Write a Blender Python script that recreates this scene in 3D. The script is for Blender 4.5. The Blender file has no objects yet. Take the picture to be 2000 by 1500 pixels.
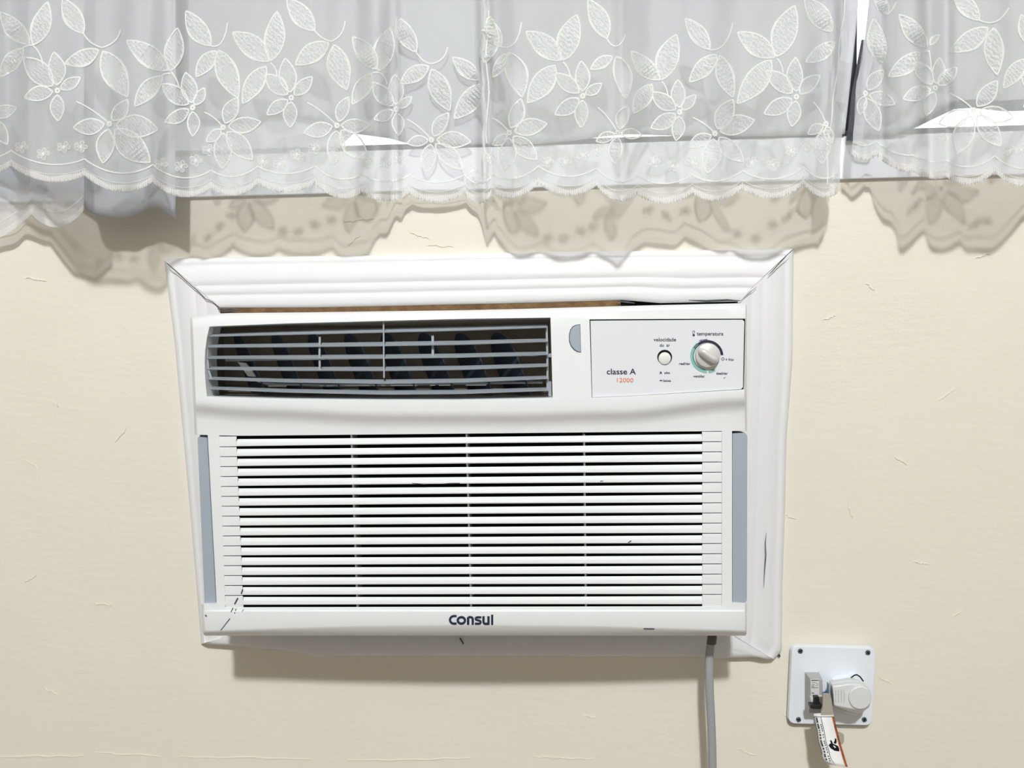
import bpy, bmesh, math, random
from mathutils import Vector, Matrix
random.seed(7)
C = bpy.context.scene
COL = C.collection
# ------------------------------------------------------------------ camera, world, light, exposure
F_PX = 1444.0                       # focal length in pixels of the 2000x1500 frame
D = 1.013                           # camera to wall
CZ = 1.30                           # camera height above the floor
yaw, pit, roll = math.radians(-2.75), math.radians(-3.0), math.radians(-1.0)
FW = Vector((math.tan(yaw), 1, math.tan(pit))).normalized()
r0 = FW.cross(Vector((0, 0, 1))).normalized(); u0 = r0.cross(FW)
RT = math.cos(roll)*r0 + math.sin(roll)*u0
UP = -math.sin(roll)*r0 + math.cos(roll)*u0
CAMP = Vector((0, -D, CZ))
cam = bpy.data.objects.new('camera', bpy.data.cameras.new('camera'))
cam.data.sensor_width = 36; cam.data.lens = F_PX/2000*36; cam.data.clip_start = .01
m3 = Matrix((RT, UP, -FW)).transposed()
cam.matrix_world = Matrix.Translation(CAMP) @ m3.to_4x4()
COL.objects.link(cam); C.camera = cam

w = bpy.data.worlds.new('world'); C.world = w; w.use_nodes = True
w.node_tree.nodes['Background'].inputs[0].default_value = (.95, .97, 1, 1)
w.node_tree.nodes['Background'].inputs[1].default_value = 2.2

LAMP = (.02, -3.0, CZ+2.22)
ld = bpy.data.lights.new('ceiling_bulb', 'POINT'); ld.energy = 438; ld.shadow_soft_size = .095
ld.color = (.955, .99, 1)
lo = bpy.data.objects.new('ceiling_bulb', ld); lo.location = LAMP; COL.objects.link(lo)
C.view_settings.view_transform = 'Standard'; C.view_settings.look = 'None'
C.view_settings.gamma = 1; C.view_settings.use_curve_mapping = False
C.view_settings.exposure = 0.0
C.cycles.transparent_max_bounces = 24
C.cycles.max_bounces = 8; C.cycles.diffuse_bounces = 5
C.cycles.caustics_reflective = False; C.cycles.caustics_refractive = False

# ------------------------------------------------------------------ helpers
def V(px, py, y=0.0):
    """point of the plane at depth y that the camera sees at a pixel of the 2000x1500 frame"""
    d = RT*((px-1000)/F_PX) - UP*((py-750)/F_PX) + FW
    return CAMP + d*((y+D)/d.y)
def lin(pts, x):
    if x <= pts[0][0]: return pts[0][1]
    for (a, b), (c, d) in zip(pts, pts[1:]):
        if x <= c: return b+(d-b)*(x-a)/(c-a) if c != a else d
    return pts[-1][1]
def smooth(pts, x):
    if x <= pts[0][0]: return pts[0][1]
    for (a, b), (c, d) in zip(pts, pts[1:]):
        if x <= c:
            t = (x-a)/(c-a); t = t*t*(3-2*t); return b+(d-b)*t
    return pts[-1][1]
def link(name, me, mats, parent=None, smooth_deg=None):
    o = bpy.data.objects.new(name, me); COL.objects.link(o)
    for m in (mats if isinstance(mats, (list, tuple)) else [mats]): me.materials.append(m)
    if parent: o.parent = parent
    if smooth_deg is not None:
        for p in me.polygons: p.use_smooth = True
        me.set_sharp_from_angle(angle=math.radians(smooth_deg))
    return o
def mesh(name, vs, fs, mats, parent=None, sm=None, mi=None):
    me = bpy.data.meshes.new(name); me.from_pydata([tuple(v) for v in vs], [], fs)
    if mi:
        for p, i in zip(me.polygons, mi): p.material_index = i
    bm = bmesh.new(); bm.from_mesh(me); bmesh.ops.remove_doubles(bm, verts=bm.verts, dist=1e-6)
    bm.to_mesh(me); bm.free(); me.update()
    return link(name, me, mats, parent, sm)
def tag(o, label=None, cat=None, group=None, kind=None):
    if label: o['label'] = label
    if cat: o['category'] = cat
    if group: o['group'] = group
    if kind: o['kind'] = kind
    return o
def empty(name, loc, label, cat, group=None):
    o = bpy.data.objects.new(name, None); COL.objects.link(o); o.location = loc
    bpy.context.view_layer.update()
    return tag(o, label, cat, group)
def adopt(root, objs):
    for o in objs:
        o.parent = root; o.matrix_parent_inverse = root.matrix_world.inverted()
def bevel(o, wd=.001, seg=2, ang=40):
    b = o.modifiers.new('bevel', 'BEVEL'); b.width = wd; b.segments = seg
    b.limit_method = 'ANGLE'; b.angle_limit = math.radians(ang); return o
def prism(name, poly, yf, yb, mats, parent=None, poly_b=None, bv=None, sm=None):
    """front outline (pixels) at depth yf, joined to a back outline at depth yb"""
    n = len(poly)
    f = [V(x, y, yf) for x, y in poly]
    if poly_b is None: b = [Vector((p.x, yb, p.z)) for p in f]
    else: b = [V(x, y, yb) for x, y in poly_b]
    fs = [list(range(n)), list(range(2*n-1, n-1, -1))]
    fs += [[i, i+n, (i+1) % n+n, (i+1) % n] for i in range(n)]
    o = mesh(name, f+b, fs, mats, parent, sm)
    if bv: bevel(o, bv)
    return o
def rrect(x0, y0, x1, y1, r, n=5):
    out = []
    for cx, cy, a in ((x1-r, y0+r, -90), (x1-r, y1-r, 0), (x0+r, y1-r, 90), (x0+r, y0+r, 180)):
        for k in range(n+1):
            t = math.radians(a+90*k/n); out.append((cx+r*math.cos(t), cy+r*math.sin(t)))
    return out
def circ(cx, cy, r, n=28, ry=None):
    return [(cx+r*math.cos(2*math.pi*k/n), cy+(ry or r)*math.sin(2*math.pi*k/n)) for k in range(n)]
def rib2(pts, wd, closed=False, taper=False):
    """flat ribbon in pixels: list of (left,right) points"""
    n = len(pts); out = []
    for i in range(n):
        if closed: a, b = pts[(i-1) % n], pts[(i+1) % n]
        else: a, b = pts[max(0, i-1)], pts[min(n-1, i+1)]
        dx, dy = b[0]-a[0], b[1]-a[1]; l = math.hypot(dx, dy) or 1
        k = wd/2*(math.sin(math.pi*(i+.3)/(n-.4)) if taper else 1)
        out.append(((pts[i][0]-dy/l*k, pts[i][1]+dx/l*k), (pts[i][0]+dy/l*k, pts[i][1]-dx/l*k)))
    return out
class Deco:
    """flat pieces drawn in pixels and laid on a surface y = yfun(px,py)"""
    def __init__(s): s.v = []; s.f = []; s.m = []
    def ribbon(s, pts, wd, closed=False, mi=0, taper=False):
        r = rib2(pts, wd, closed, taper); b = len(s.v)
        for p, q in r: s.v += [p, q]
        n = len(r)
        for i in range(n if closed else n-1):
            j = (i+1) % n
            s.f.append([b+2*i, b+2*i+1, b+2*j+1, b+2*j]); s.m.append(mi)
    def poly(s, pts, mi=0):
        b = len(s.v); s.v += list(pts); s.f.append(list(range(b, b+len(pts)))); s.m.append(mi)
    def fan(s, c, pts, mi=0):
        b = len(s.v); s.v += [c]+list(pts); n = len(pts)
        for i in range(n): s.f.append([b, b+1+i, b+1+(i+1) % n]); s.m.append(mi)
    def strip(s, A, B, mi=0):
        b = len(s.v)
        for p, q in zip(A, B): s.v += [p, q]
        for i in range(len(A)-1): s.f.append([b+2*i, b+2*i+1, b+2*i+3, b+2*i+2]); s.m.append(mi)
    def each(s, name, yfun, mats, thick=0):
        out = []; used = {}
        for f, mi in zip(s.f, s.m):   # faces that share vertices belong to one piece
            k = None
            for g_ in out:
                if g_[0] & set(f): k = g_; break
            if k is None: out.append((set(f), [(f, mi)]))
            else: k[0].update(f); k[1].append((f, mi))
        res = []
        for vs, fl in out:
            d = Deco(); ids = sorted(vs); mp = {v: i for i, v in enumerate(ids)}
            d.v = [s.v[i] for i in ids]; d.f = [[mp[i] for i in f] for f, _ in fl]; d.m = [m_ for _, m_ in fl]
            res.append(d.build(name, yfun, mats, None, thick))
        return res
    def build(s, name, yfun, mats, parent=None, thick=0):
        vs = [V(x, y, yfun(x, y)) for x, y in s.v]
        me = bpy.data.meshes.new(name); me.from_pydata([tuple(v) for v in vs], [], s.f)
        for p, i in zip(me.polygons, s.m): p.material_index = i
        me.update(); o = link(name, me, mats, parent)
        if thick:
            md = o.modifiers.new('thickness', 'SOLIDIFY'); md.thickness = thick; md.offset = 0
        return o
def arc(cx, cy, rx, ry, a0, a1, n=12):
    return [(cx+rx*math.cos(math.radians(a0+(a1-a0)*k/n)), cy-ry*math.sin(math.radians(a0+(a1-a0)*k/n))) for k in range(n+1)]
def bez(p, n=12):
    out = []
    for k in range(n+1):
        t = k/n; q = list(p)
        while len(q) > 1: q = [(a[0]+(b[0]-a[0])*t, a[1]+(b[1]-a[1])*t) for a, b in zip(q, q[1:])]
        out.append(q[0])
    return out
def text(name, s, cx, cy, wpx, cap, mat, yfun, parent, bold=.0, rot=0, label=None, anchor=.5):
    cu = bpy.data.curves.new('text', 'FONT'); cu.body = s; cu.offset = bold; cu.resolution_u = 3
    to = bpy.data.objects.new('text', cu); COL.objects.link(to)
    dg = bpy.context.evaluated_depsgraph_get(); me = bpy.data.meshes.new_from_object(to.evaluated_get(dg))
    bpy.data.objects.remove(to)
    xs = [v.co.x for v in me.vertices]; x0, x1 = min(xs), max(xs); sy = cap/.73; sx = wpx/(x1-x0)
    ca, sa = math.cos(math.radians(rot)), math.sin(math.radians(rot))
    for v in me.vertices:
        a = (v.co.x-x0)*sx-anchor*wpx; b = v.co.y*sy
        px, py = cx+a*ca+b*sa, cy-b*ca+a*sa
        v.co = V(px, py, yfun(px, py))
    me.name = name; o = link(name, me, mat, parent)
    if label: o['label'] = label
    return o

# ------------------------------------------------------------------ materials
def mat(name, col, rough=.5, metal=0, spec=.5, bump=None, mottle=None, coat=0, coords='Object'):
    m = bpy.data.materials.new(name); m.use_nodes = True; nt = m.node_tree; p = nt.nodes['Principled BSDF']
    p.inputs['Base Color'].default_value = (*col, 1); p.inputs['Roughness'].default_value = rough
    p.inputs['Metallic'].default_value = metal; p.inputs['Specular IOR Level'].default_value = spec
    if coat: p.inputs['Coat Weight'].default_value = coat
    tc = nt.nodes.new('ShaderNodeTexCoord')
    if mottle:
        sc, amt, col2 = mottle
        n = nt.nodes.new('ShaderNodeTexNoise'); n.inputs['Scale'].default_value = sc; n.inputs['Detail'].default_value = 6
        nt.links.new(tc.outputs['Object'], n.inputs['Vector'])
        rp = nt.nodes.new('ShaderNodeValToRGB'); rp.color_ramp.elements[0].position = .35; rp.color_ramp.elements[1].position = .7
        mx = nt.nodes.new('ShaderNodeMix'); mx.data_type = 'RGBA'
        mx.inputs['A'].default_value = (*col, 1); mx.inputs['B'].default_value = (*col2, 1)
        mu = nt.nodes.new('ShaderNodeMath'); mu.operation = 'MULTIPLY'; mu.inputs[1].default_value = amt
        nt.links.new(n.outputs['Fac'], rp.inputs['Fac']); nt.links.new(rp.outputs['Color'], mu.inputs[0])
        nt.links.new(mu.outputs[0], mx.inputs['Factor']); nt.links.new(mx.outputs['Result'], p.inputs['Base Color'])
    if bump:
        prev = None
        for sc, st, dist in bump:
            vec = tc.outputs['Object']
            if isinstance(sc, tuple):
                mp = nt.nodes.new('ShaderNodeMapping'); mp.inputs['Scale'].default_value = sc
                nt.links.new(vec, mp.inputs['Vector']); vec = mp.outputs['Vector']; s_ = 1
            else: s_ = sc
            n = nt.nodes.new('ShaderNodeTexNoise'); n.inputs['Scale'].default_value = s_; n.inputs['Detail'].default_value = 5
            nt.links.new(vec, n.inputs['Vector'])
            b = nt.nodes.new('ShaderNodeBump'); b.inputs['Strength'].default_value = st; b.inputs['Distance'].default_value = dist
            nt.links.new(n.outputs['Fac'], b.inputs['Height'])
            if prev: nt.links.new(prev.outputs['Normal'], b.inputs['Normal'])
            prev = b
        nt.links.new(prev.outputs['Normal'], p.inputs['Normal'])
    return m
def sheer(name, col, alpha, trans=.35, weave=True, noise=0, noise_scale=6, hatch=None):
    m = bpy.data.materials.new(name); m.use_nodes = True; nt = m.node_tree; nt.nodes.clear()
    out = nt.nodes.new('ShaderNodeOutputMaterial'); tr = nt.nodes.new('ShaderNodeBsdfTransparent')
    df = nt.nodes.new('ShaderNodeBsdfDiffuse'); tl = nt.nodes.new('ShaderNodeBsdfTranslucent')
    df.inputs[0].default_value = (*col, 1); tl.inputs[0].default_value = (*col, 1)
    a = nt.nodes.new('ShaderNodeMixShader'); a.inputs[0].default_value = trans
    nt.links.new(df.outputs[0], a.inputs[1]); nt.links.new(tl.outputs[0], a.inputs[2])
    b = nt.nodes.new('ShaderNodeMixShader'); b.inputs[0].default_value = alpha
    nt.links.new(tr.outputs[0], b.inputs[1]); nt.links.new(a.outputs[0], b.inputs[2]); nt.links.new(b.outputs[0], out.inputs[0])
    tc = nt.nodes.new('ShaderNodeTexCoord')
    if noise:
        n = nt.nodes.new('ShaderNodeTexNoise'); n.inputs['Scale'].default_value = noise_scale; n.inputs['Detail'].default_value = 3
        nt.links.new(tc.outputs['Object'], n.inputs['Vector'])
        mr = nt.nodes.new('ShaderNodeMapRange'); mr.inputs[1].default_value = .3; mr.inputs[2].default_value = .7
        mr.inputs[3].default_value = alpha-noise; mr.inputs[4].default_value = alpha+noise
        nt.links.new(n.outputs['Fac'], mr.inputs[0]); nt.links.new(mr.outputs[0], b.inputs[0])
    if hatch:
        wv = nt.nodes.new('ShaderNodeTexWave'); wv.bands_direction = 'DIAGONAL'; wv.inputs['Scale'].default_value = hatch[0]
        wv.inputs['Distortion'].default_value = 6; wv.inputs['Detail'].default_value = 2; wv.inputs['Detail Scale'].default_value = 2
        nt.links.new(tc.outputs['Object'], wv.inputs['Vector'])
        mr = nt.nodes.new('ShaderNodeMapRange'); mr.inputs[3].default_value = hatch[1]; mr.inputs[4].default_value = hatch[2]
        nt.links.new(wv.outputs['Fac'], mr.inputs[0]); nt.links.new(mr.outputs[0], b.inputs[0])
    return m
M = {}
M['wall'] = mat('cream_plaster', (.79, .752, .665), .7, spec=.2, bump=[(9, .35, .006), (38, .25, .0016), ((30, 30, 110), .22, .002)], mottle=(5, .3, (.77, .715, .62)))
M['room'] = mat('room_paint', (.26, .24, .215), .8)
M['floor'] = mat('floor_tile', (.24, .215, .185), .5)
M['trim'] = mat('white_trim_paint', (.80, .80, .815), .45, spec=.35, bump=[(30, .3, .003), ((14, 14, 90), .2, .0012)])
M['fibre'] = mat('brown_fibreboard', (.24, .145, .065), .9, bump=[(120, .8, .003)], mottle=(60, .8, (.10, .05, .02)))
M['black'] = mat('black_gap', (.01, .01, .011), .8, spec=.1)
M['plastic'] = mat('off_white_plastic', (.795, .81, .82), .42, spec=.4, bump=[(900, .05, .0003)])
M['slat'] = mat('grille_plastic', (.80, .81, .82), .45, spec=.35)
M['strip'] = mat('blue_grey_plastic', (.345, .40, .465), .5, mottle=(14, .4, (.38, .40, .48)))
M['louver'] = mat('grey_louver_plastic', (.35, .39, .43), .38)
M['vane'] = mat('dark_navy_plastic', (.06, .075, .11), .3)
M['cavity'] = mat('dim_duct_lining', (.52, .46, .38), .8, mottle=(20, .5, (.36, .33, .30)))
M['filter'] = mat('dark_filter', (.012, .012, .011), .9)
M['steel'] = mat('galvanised_steel', (.5, .5, .5), .4, .6)
M['panel'] = mat('pearl_panel', (.75, .775, .81), .35, spec=.5)
M['navy'] = mat('navy_ink', (.012, .018, .045), .5)
M['ink'] = mat('dark_grey_ink', (.05, .055, .07), .5)
M['orange'] = mat('orange_ink', (.75, .17, .04), .5)
M['teal'] = mat('teal_ink', (.24, .48, .44), .5)
M['teal2'] = mat('deep_teal_ink', (.05, .20, .20), .5)
M['silver'] = mat('silver_plastic', (.72, .71, .69), .35, .3)
M['button'] = mat('ivory_plastic', (.78, .78, .74), .35)
M['cable'] = mat('grey_cable', (.34, .34, .36), .5)
M['cord_tip'] = mat('dark_sleeve', (.10, .10, .10), .5)
M['plate'] = mat('white_box_plate', (.80, .84, .90), .3, spec=.5)
M['gasket'] = mat('plate_rim', (.55, .55, .50), .6)
M['screw'] = mat('zinc_screw', (.25, .32, .38), .3, .9)
M['breaker'] = mat('grey_breaker', (.42, .42, .42), .5)
M['breaker_front'] = mat('pale_breaker_front', (.68, .69, .67), .45)
M['toggle'] = mat('black_toggle', (.012, .014, .015), .35)
M['plug'] = mat('pale_plug', (.70, .71, .72), .4)
M['blue'] = mat('blue_wire', (.03, .10, .35), .4)
M['paper'] = mat('white_label_paper', (.86, .86, .86), .5)
M['tan'] = mat('tan_tape', (.40, .375, .31), .6)
M['rust'] = mat('orange_brown_print', (.50, .11, .015), .6, mottle=(260, .9, (.14, .03, .01)))
M['glass'] = mat('frosted_glass', (.9, .9, .9), .3)
M['sill'] = mat('bluish_white_sill', (.88, .90, .95), .4, spec=.4)
M['alu'] = mat('grey_aluminium', (.42, .45, .50), .4, .3)
M['sheer'] = sheer('white_organza', (.88, .89, .90), .43, .35, noise=.05)
M['sheer2'] = sheer('white_organza_behind', (.84, .85, .90), .50, .3, noise=.06)
M['border'] = sheer('dense_hem_stitching', (.88, .88, .87), .66, .3)
M['thread'] = sheer('white_thread', (.93, .93, .91), .97, .3)
M['fill'] = sheer('satin_stitch', (.92, .92, .90), .7, .3, hatch=(95, .24, .70))
M['fillp'] = sheer('petal_stitch', (.92, .92, .92), .5, .3, hatch=(110, .18, .52))
M['fringe'] = sheer('grey_fringe', (.35, .33, .30), .8, .2)
M['lining'] = sheer('grey_lining', (.62, .64, .67), .93, .12, noise=.03)
M['lining_blue'] = sheer('bluish_lining', (.62, .635, .675), .9, .2)
M['dark_cloth'] = mat('shaded_grey_cloth', (.13, .14, .17), .9)  # shade put into the colour, for the stile strip and the lining hem
gm = M['glass'].node_tree.nodes['Principled BSDF']; gm.inputs['Transmission Weight'].default_value = 1; gm.inputs['IOR'].default_value = 1.02; gm.inputs['Roughness'].default_value = .02

# ------------------------------------------------------------------ setting
def zrow(py, y=0, px=1068): return V(px, py, y).z
def xcol(px, y=0, py=673): return V(px, py, y).x
HX0, HX1 = -.446, .262                            # hole for the unit
HZ0, HZ1 = CZ-.392, CZ+.048
WZ0 = zrow(286, 0); WZ1 = CZ+1.25; WX0, WX1 = -1.15, 1.25
RX0, RX1, RYB, RZ = -1.9, 2.1, -4.4, CZ+2.35
def wall_with_holes():
    xs = [RX0, WX0, HX0, HX1, WX1, RX1]; zs = [0, HZ0, HZ1, WZ0, WZ1, RZ]
    bm = bmesh.new(); g = {}
    for i, x in enumerate(xs):
        for j, z in enumerate(zs): g[i, j] = bm.verts.new((x, 0, z))
    fs = []
    for i in range(5):
        for j in range(5):
            if i == 2 and j == 1: continue
            if 1 <= i <= 3 and j == 3: continue
            fs.append(bm.faces.new((g[i, j], g[i+1, j], g[i+1, j+1], g[i, j+1])))
    ex = bmesh.ops.extrude_face_region(bm, geom=fs)
    bmesh.ops.translate(bm, verts=[v for v in ex['geom'] if isinstance(v, bmesh.types.BMVert)], vec=(0, .16, 0))
    bmesh.ops.recalc_face_normals(bm, faces=bm.faces)
    me = bpy.data.meshes.new('wall_front'); bm.to_mesh(me); bm.free()
    return link('wall_front', me, M['wall'])
wf = tag(wall_with_holes(), 'cream plastered wall behind the unit with rough trowel marks', kind='structure')
def slab(name, a, b, m, kind='structure', parent=None, bv=None):
    (x0, y0, z0), (x1, y1, z1) = a, b
    vs = [(x, y, z) for x in (x0, x1) for y in (y0, y1) for z in (z0, z1)]
    fs = [(0, 1, 3, 2), (4, 6, 7, 5), (0, 4, 5, 1), (2, 3, 7, 6), (0, 2, 6, 4), (1, 5, 7, 3)]
    o = mesh(name, vs, fs, m, parent)
    if kind: o['kind'] = kind
    if bv: bevel(o, bv)
    return o
slab('floor', (RX0-.1, RYB-.1, -.1), (RX1+.1, .16, 0), M['floor'])
slab('ceiling', (RX0-.1, RYB-.1, RZ), (RX1+.1, .16, RZ+.1), M['room'])
slab('wall_left', (RX0-.1, RYB, 0), (RX0, .16, RZ), M['room'])
slab('wall_right', (RX1, RYB, 0), (RX1+.1, .16, RZ), M['room'])
slab('wall_back', (RX0-.1, RYB-.1, 0), (RX1+.1, RYB, RZ), M['room'])
# shallow raised plaster edges and trowel scars on the wall (relief, same paint)
rel = Deco()
for px, py, L, a, wd in ((60, 1478, 210, -1, 3), (250, 1474, 130, 3, 2.4), (480, 1480, 260, 1, 2), (800, 1483, 240, -1, 2.2), (1100, 1480, 120, 2, 2),
                         (60, 905, 30, 30, 2), (235, 850, 36, -50, 4), (110, 790, 20, 40, 2), (60, 1130, 26, -30, 2), (700, 430, 60, -6, 2), (820, 460, 40, 20, 2), (860, 480, 50, 4, 2),
                         (690, 470, 30, -40, 1.6), (1850, 770, 40, -35, 2), (1760, 900, 26, 30, 2), (1545, 1010, 24, 25, 2), (1620, 620, 30, -20, 2), (1700, 560, 22, 40, 1.6),
                         (1870, 1200, 24, -25, 2), (1460, 1470, 40, 20, 1.6), (1540, 1400, 28, 30, 1.6), (1730, 1330, 24, 25, 2), (70, 545, 40, 8, 2), (245, 640, 20, 60, 2),
                         (1660, 1000, 30, 70, 1.6), (1920, 500, 34, -20, 2), (200, 1180, 40, 5, 2), (1800, 1100, 30, 10, 2), (100, 1350, 30, 20, 2), (1150, 1400, 30, 10, 1.6)):
    c, s = math.cos(math.radians(a)), math.sin(math.radians(a))
    rel.ribbon([(px+c*L*(t-.5)+s*random.uniform(-2, 2), py+s*L*(t-.5)+random.uniform(-2, 2)) for t in [k/9 for k in range(10)]], wd, taper=True)
o = rel.build('plaster_ridge', lambda x, y: -.0004, M['wall'], wf, thick=.0010); o['kind'] = 'stuff'

# window: frame, glass and the bluish white sill under it
wn = slab('window_1', (WX0, .07, WZ0), (WX1, .11, WZ0+.028), M['sill'])
wn['label'] = 'bright window behind the lace curtains'
adopt(wn, [slab('top_rail', (WX0, .07, WZ1-.04), (WX1, .11, WZ1), M['alu'], None),
           slab('side_stile', (WX0, .07, WZ0+.028), (WX0+.04, .11, WZ1-.04), M['alu'], None),
           slab('side_stile', (WX1-.04, .07, WZ0+.028), (WX1, .11, WZ1-.04), M['alu'], None),
           slab('window_pane', (WX0+.04, .088, WZ0+.028), (WX1-.04, .092, WZ1-.04), M['glass'], None)])
xm = xcol(1664, .06)
adopt(wn, [slab('mullion', (xm-.014, .06, WZ0+.028), (xm+.004, .087, WZ1-.04), M['alu'], None)])
sl = slab('trim_1', (WX0-.05, -.006, zrow(348, -.006, 1700)), (WX1+.05, .069, zrow(281, -.012)), M['sill'], bv=.001)
sl['label'] = 'bluish white window sill board behind the curtain hems'

# ------------------------------------------------------------------ wooden surround
sur = empty('wooden_surround', V(935, 1285, 0), 'white painted wooden moulding frame fixed to the wall around the air conditioner', 'frame')
PROF = [(0, .0), (.005, .006), (.03, .0095), (.09, .0112), (.12, .0108), (.16, .0112), (.20, .0130), (.30, .0155), (.42, .0165), (.50, .0168), (.525, .0160), (.55, .0161), (.58, .0172), (.66, .0176), (.70, .0175), (.72, .0168), (.75, .0169), (.78, .0182), (.86, .0188), (.92, .0190), (.97, .0186), (1, .017), (1, .002)]
def board(outer, inner, n=40, prof=PROF, name='moulding'):
    def along(pl, t):
        k = t*(len(pl)-1); i = min(int(k), len(pl)-2); f = k-i
        return (pl[i][0]+(pl[i+1][0]-pl[i][0])*f, pl[i][1]+(pl[i+1][1]-pl[i][1])*f)
    vs = []; fs = []; P = len(prof)
    for k in range(n+1):
        a, b = along(outer, k/n), along(inner, k/n)
        for s, d in prof:
            w_ = random.uniform(-.0002, .0002) if 0 < s < 1 else 0
            vs.append(V(a[0]+(b[0]-a[0])*s, a[1]+(b[1]-a[1])*s, -d+w_))
    for k in range(n):
        for j in range(P-1): fs.append([k*P+j, k*P+j+1, (k+1)*P+j+1, (k+1)*P+j])
    fs.append(list(range(P))); fs.append([n*P+j for j in range(P-1, -1, -1)])
    return mesh(name, vs, fs, M['trim'], None, 40)
parts = [board([(321, 509), (330, 504), (700, 499), (1000, 493), (1300, 489), (1549, 486)], [(430, 601), (535, 601), (640, 600), (745, 598), (850, 595.5), (950, 593.5), (1050, 591), (1150, 588), (1215, 586), (1290, 592), (1440, 589)]),
         board([(321, 509.5), (340, 660), (353, 800), (366, 940), (380, 1100), (393, 1258)], [(430, 601.5), (436, 730), (443, 860), (450, 980), (456, 1110), (462, 1237)]),
         board([(1550, 487), (1548, 700), (1536, 860), (1533, 1000), (1528, 1150), (1527, 1272), (1512, 1288)], [(1441, 588), (1438, 700), (1436, 820), (1434, 940), (1430, 1050), (1428, 1150), (1426, 1237)])]
outer = [(394, 1257), (430, 1260), (475, 1263), (510, 1268), (545, 1270), (585, 1276), (612, 1283), (622, 1286), (650, 1282), (800, 1282), (1000, 1282), (1200, 1283), (1350, 1283), (1400, 1286), (1480, 1284), (1500, 1289), (1512, 1288)]
PB = [(0, .0), (.02, .012), (.06, .0165), (.2, .018), (.5, .0185), (.8, .019), (1, .018), (1, .002)]
bo = board(outer, [(462+(1426-462)*k/16, 1238) for k in range(17)], 64, PB)
parts.append(bo)
fib = prism('fibreboard_packing', [(432, 597), (1212, 586), (1214, 612), (428, 626)], -.0165, -.001, M['fibre'])
fib['label'] = 'brown fibreboard edge showing in the gap above the unit'
parts.append(fib)
gp = prism('shadow_gap', [(1206, 584), (1436, 578), (1436, 604), (1206, 610)], -.010, -.001, M['black'])  # black block stands in for the darkness inside the gap
gp['label'] = 'dark gap right of the fibreboard'; parts.append(gp)
# cracks in the paint
def trim_y(x, y): return -.0217
ck = Deco()
ck.ribbon([(326, 514), (345, 531), (362, 547), (385, 567), (402, 584), (416, 590), (429, 602)], 1.4)
ck.ribbon([(1546, 489), (1530, 506), (1508, 530), (1500, 538)], 1.7, taper=True)
ck.ribbon([(1478, 560), (1462, 573), (1446, 588)], 1.2, taper=True)
ck.ribbon([(1497, 1040), (1495, 1060), (1496, 1085), (1494, 1110), (1492, 1148)], 1.6, taper=True)
ck.ribbon([(898, 1246), (902, 1252), (905, 1258)], 2.4)
ck.ribbon([(425, 603), (436, 606), (450, 605), (470, 607)], 5, taper=True)
ck.ribbon([(1345, 586.5), (1380, 588), (1420, 586), (1446, 587.5)], 4, taper=True)
ck.ribbon([(1205, 588), (1225, 590), (1240, 592)], 4, taper=True)
parts += ck.each('paint_crack', trim_y, M['ink'], .0004)
adopt(sur, parts)
nail = prism('nail_head', circ(1522, 1281, 2.6, 8), -.004, 0, M['ink']); adopt(sur, [nail])

# ------------------------------------------------------------------ air conditioner
YF = -.142
def Lx(py): return 371+(py-620)*.0405
def Rx(py): return 1458.5
def bulge(px):
    t = (px-371)/1087; return .016*max(0, 1-((t-.5)/.5)**2)
PROFY = None
def top(px): return lin([(371, 618), (390, 614), (440, 611.5), (600, 610), (780, 607.5), (900, 606), (1030, 603), (1100, 601), (1280, 596), (1458, 592)], px)
rows = [  # (function of px -> py, recess d)
    (lambda x: top(x), .022), (lambda x: top(x)+1.2, .012), (lambda x: top(x)+4, .005), (lambda x: top(x)+10, .0012),
    (lambda x: lin([(371, 641), (409, 638), (560, 632), (749, 627), (900, 623), (1075, 620.5), (1152, 624), (1455, 622.5)], x), 0)]
V0 = 4
for k in range(1, 6):
    rows.append((None, -.0004*k))
vb = lambda x: lin([(371, 774), (404, 775), (560, 779), (749, 781), (900, 781), (1079, 777.5), (1156, 777), (1250, 773), (1453, 761), (1458, 760.5)], x)
rows.append((vb, -.0024)); V1 = len(rows)-1
cr = lambda x: smooth([(371, 783), (500, 792), (760, 802), (1000, 802), (1200, 797), (1458, 772)], x)
rows += [(lambda x: cr(x), -.0030), (lambda x: cr(x)+7, -.0022), (lambda x: cr(x)+13, -.0002), (lambda x: cr(x)+19, .0028), (lambda x: cr(x)+25, .0050), (lambda x: cr(x)+31, .0064), (lambda x: cr(x)+36, .0070)]
wt = lambda x: lin([(371, 849), (405, 850), (462, 851.5), (1371, 842.5), (1430, 842), (1458, 842)], x)
rows.append((wt, .0074)); W0 = len(rows)-1
for k in range(1, 8): rows.append((('w', k/8), .0078))
wb = lambda x: lin([(380, 1180), (423, 1180), (440, 1186), (1371, 1184), (1410, 1183.5), (1430, 1178), (1458, 1178)], x)
rows.append((wb, .0078)); W1 = len(rows)-1
ch = lambda x: lin([(396, 1233), (500, 1229), (700, 1223), (920, 1221), (1150, 1223), (1300, 1227), (1458, 1232)], x)
rows += [(lambda x: 1192, .0072), (lambda x: 1194, .0056), (lambda x: ch(x)-2, .0046), (lambda x: ch(x)+2, .0056), (lambda x: ch(x)+(1241-ch(x))*.45, .009), (lambda x: 1239.5, .014), (lambda x: 1241.5, .020)]
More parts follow.
